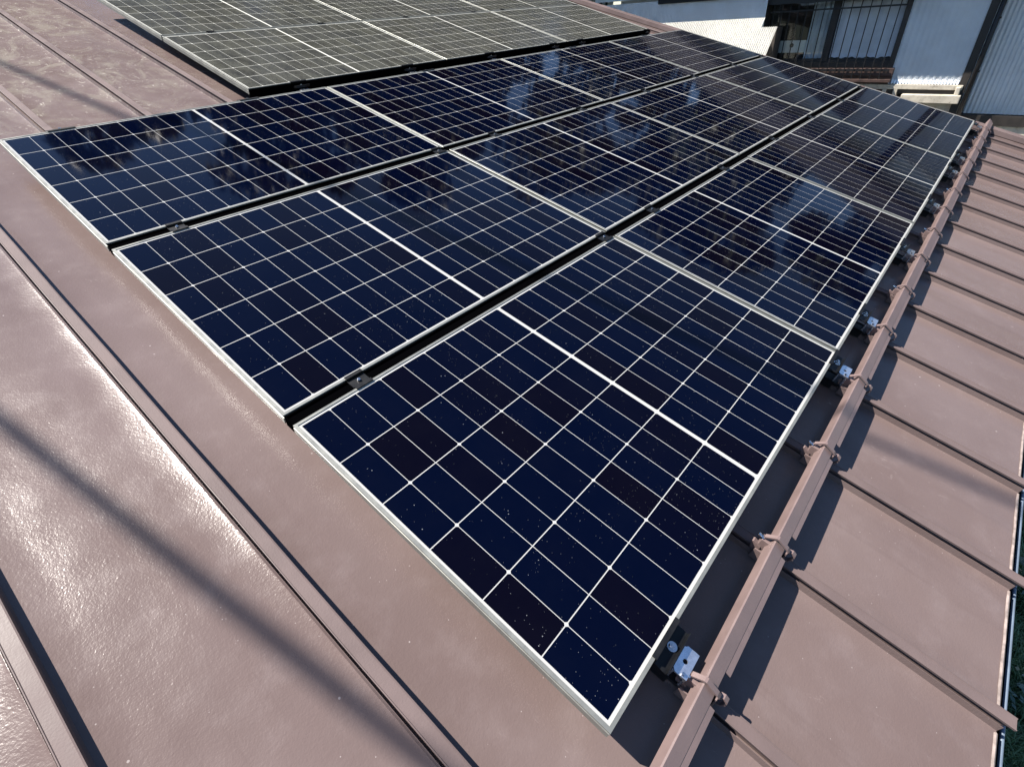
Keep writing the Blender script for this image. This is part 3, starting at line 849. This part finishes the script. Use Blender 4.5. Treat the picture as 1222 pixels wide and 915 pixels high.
for i in range(16):
    y = 1.41 + i * 0.1215
    if abs(y - 2.24) < 0.02: continue
    mb.box(HX - 0.125, HX - 0.113, y - 0.006, y + 0.006, 0.02, 1.055)
mb.box(HX - 0.1135, HX - 0.1075, 1.30, 3.285, 0.16, 0.19); mb.box(HX - 0.1135, HX - 0.1075, 1.30, 3.285, 0.95, 0.97)
for y in (1.32, 3.20): mb.box(HX - 0.107, HX - 0.05, y, y + 0.02, 0.165, 0.185)
wput(mb, 'grille', M_iron)
mb = MB(); mb.box(HX - 0.09, HX + 0.055, 1.25, 3.019, 0.10, 0.198, 0.004); wput(mb, 'sill', M_rail)
mb = MB(); mb.box(HX - 0.135, HX - 0.05, 1.25, 3.0, 0.02, 0.06, 0.003); mb.box(HX - 0.03, HX + 0.05, 1.25, 3.018, -0.2, 0.095); put(shift(mb), 'timber_rail', M_rail)
# interior seen through the left pane: dark room and a pale board with a round dark hole
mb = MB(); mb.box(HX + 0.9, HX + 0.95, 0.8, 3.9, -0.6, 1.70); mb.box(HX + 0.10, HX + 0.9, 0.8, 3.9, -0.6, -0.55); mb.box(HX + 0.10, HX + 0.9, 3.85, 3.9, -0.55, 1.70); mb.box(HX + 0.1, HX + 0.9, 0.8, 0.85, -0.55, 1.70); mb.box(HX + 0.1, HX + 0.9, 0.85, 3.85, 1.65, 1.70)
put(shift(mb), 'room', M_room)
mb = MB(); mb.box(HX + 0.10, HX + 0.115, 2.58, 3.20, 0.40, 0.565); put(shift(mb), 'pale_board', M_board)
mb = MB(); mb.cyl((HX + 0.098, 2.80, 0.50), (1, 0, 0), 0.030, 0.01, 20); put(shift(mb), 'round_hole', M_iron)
# plinth
mb = MB()
mb.box(HX - 0.045, HX + 0.1, 0.36, 1.7, -0.075, -0.012, 0.006); mb.box(HX - 0.13, HX + 0.1, 0.34, 1.05, -0.235, -0.13, 0.008)
for y in (1.13, 1.27, 1.41, 1.55): mb.box(HX - 0.05, HX + 0.1, y, y + 0.05, -0.30, -0.0755)
mb.box(HX + 0.02, HX + 0.1, 0.30, 6.6, GZ, -0.24); mb.box(HX + 0.15, HX + 0.3, -5.0, 0.299, GZ, -0.53)
put(shift(mb), 'plinth', M_conc)
mb = MB(); mb.box(HX + 0.12, HX + 0.3, -5.0, 0.299, -0.53, -0.40); mb.box(HX - 0.02, HX + 0.1, 0.35, 1.7, -0.13, -0.0755); put(shift(mb), 'sill_beam', M_wood)
mb = MB(); mb.box(HX - 0.10, HX + 0.02, 0.372, 0.43, -0.18, -0.03, 0.01); put(shift(mb), 'corner_block', M_conc)
# upper wall, eave and roof, which shade the wall
mb = MB(); mb.box(HX + 0.03, HX + 6.0, -5.0, 6.55, 1.27, 1.70); mb.box(HX + 1.0, HX + 6.0, -5.0, 6.55, GZ, 1.269); put(shift(mb), 'wall', M_white)
mb = MB(); mb.prism([(HX - 0.515, 1.55), (HX - 0.515, 1.62), (HX + 3.0, 3.15), (HX + 6.6, 1.62), (HX + 6.6, 1.55), (HX + 3.0, 3.06)], 1, -5.4, 9.5)
put(shift(mb), 'roof', M_tile)
win.location = (0, 0, 0)
# pale drum and lumber at the far left of the neighbour's yard are only a sliver: a white tank with a pipe
tk = empty('water_tank', (12.2, 8.1, GZ)); tag(tk, 'white tank beside the far end of the corrugated wall, half hidden by the verge', 'tank')
mb = MB(); mb.cyl((0, 0, 2.3), (0, 0, 1), 0.55, 4.4, 32); mb.build('tank_body', M_white, tk, True, math.radians(40))
mb = MB(); mb.tube([(-0.5, -0.62, 0.0), (-0.5, -0.62, 4.5)], 0.035, 10); mb.tube([(-0.42, -0.72, 0.0), (-0.42, -0.72, 4.5)], 0.025, 10); mb.build('pipe', M_rim, tk, True)

# ------------------------------------------------------------------ overhead cable (its soft shadow crosses the roof)
M_rubber = NT('black_cable_sheath').set(color=(0.015, 0.015, 0.016, 1), rough=0.95, spec=0.05).m
def cable(u0, v0, s, r, du, lab):
    base = P(u0, v0, HR) + SUN * s
    d = Vector((du, -CT, -ST)); k = -d.z / SUN.z; d = (d + SUN * k).normalized()
    mb = MB()
    pts = []
    for i in range(41):
        t = -22 + 44 * i / 40
        pts.append(base + d * t + Vector((0, 0, 0.0016 * t * t - 0.0)))
    mb.tube(pts, r, 10)
    o = mb.build('overhead_cable', M_rubber, None, True); tag(o, lab, 'cable', 'overhead cables above the roof')
cable(-0.405, 1.0, 6.5, 0.022, 0.18, 'thick overhead cable throwing the soft dark shadow across the left roof pans')
cable(1.60, -0.5, 11.0, 0.022, 0.215, 'thinner overhead cable whose faint shadow crosses the roof right of the snow guard')

# ------------------------------------------------------------------ trees up the slope, mirrored in the glass
M_leaf = [leaf_mat('tree_leaf_dark', (0.012, 0.026, 0.009), (0.040, 0.062, 0.020), 0.5, 0.8), leaf_mat('tree_leaf_olive', (0.040, 0.050, 0.014), (0.11, 0.115, 0.03), 0.5, 0.8)]
M_bark = worn('bark', (0.10, 0.08, 0.06), 0.9, var=0.3, scale=10, bump=0.6)
def tree(x, y, h, cr, seed, lab, mi=0):
    R = np.random.default_rng(seed)
    r = empty('tree', (x, y, GZ)); tag(r, lab, 'tree', 'trees behind the roof mirrored in the panels')
    mb = MB()
    top = h * 0.8; pts = [(0.1 * math.sin(k * 1.3), 0.1 * math.cos(k * 1.1), top * k / 6) for k in range(7)]
    mb.tube(pts, [0.22 * (1 - .13 * k) for k in range(7)], 8)
    cl = []
    for k in range(46):
        a = R.uniform(0, 2 * PI); t = R.uniform(0.28, 1.0); rad = cr * R.uniform(0.15, 1.0) * (1 - 0.75 * abs(t - 0.45) ** 1.2)
        c = Vector((math.cos(a) * rad, math.sin(a) * rad, h * t)); cl.append((c, R.uniform(0.5, 1.05) * cr * 0.34))
        if k % 3 == 0:
            st = Vector((0, 0, max(1.0, c.z - rad * 0.8))); mb.tube([st, (st + c) / 2 + Vector((0, 0, .2)), c], [0.07, 0.05, 0.02], 6)
    mb.build('trunk', M_bark, r, True)
    n = 340
    V, F = [], []
    for c, rr in cl:
        D = R.normal(size=(n, 3)); D /= np.linalg.norm(D, axis=1)[:, None]
        Q = np.array(c) + D * rr * (R.uniform(0.3, 1, n) ** .6)[:, None] * np.array([1, 1, .75])
        A = R.normal(size=(n, 3)); A /= np.linalg.norm(A, axis=1)[:, None]; B = np.cross(A, R.normal(size=(n, 3))); B /= np.linalg.norm(B, axis=1)[:, None]
        s = R.uniform(.10, .20, n)[:, None]
        b0 = len(V) 
        q = np.stack([Q - A * s, Q + B * s * .5, Q + A * s, Q - B * s * .5], 1).reshape(-1, 3)
        V += q.tolist(); F += (np.arange(n)[:, None] * 4 + np.array([0, 1, 2, 3]) + b0).tolist()
    me = bpy.data.meshes.new('crown'); me.from_pydata(V, [], F)
    link_mesh('crown', me, M_leaf[mi], r)
T = [(1.2, 12.6, 9.6, 2.2, 1, 0, 'tall dark tree straight up the slope beyond the ridge'),
     (4.2, 13.6, 11.4, 2.7, 2, 1, 'olive green tree beyond the ridge, mirrored in the top panel row'),
     (7.6, 13.0, 13.2, 3.3, 3, 0, 'dark broad tree beyond the ridge behind the dusty panels'),
     (11.0, 12.4, 13.6, 3.4, 4, 0, 'dark tall tree beyond the far corner of the roof'),
     (14.6, 11.4, 13.4, 3.4, 8, 0, 'dark round tree past the far end of the corrugated box wall'),
     (14.0, 15.8, 14.0, 3.4, 9, 0, 'tall dark tree farther back between the two dark trees past the roof corner'),
     (21.5, 6.0, 13.0, 3.4, 10, 0, 'tall dark tree farther back between the olive and the broad tree'),
     (18.0, 8.6, 13.6, 3.3, 5, 1, "olive tree behind the far end of the neighbour's house"),
     (18.6, 3.4, 12.6, 3.4, 6, 0, "broad dark tree behind the middle of the neighbour's house"),
     (19.8, -1.2, 10.6, 2.9, 7, 0, "low dark tree behind the right half of the neighbour's house")]
for x, y, h, cr, sd_, mi, lab in T: tree(x, y, h, cr, sd_, lab, mi)
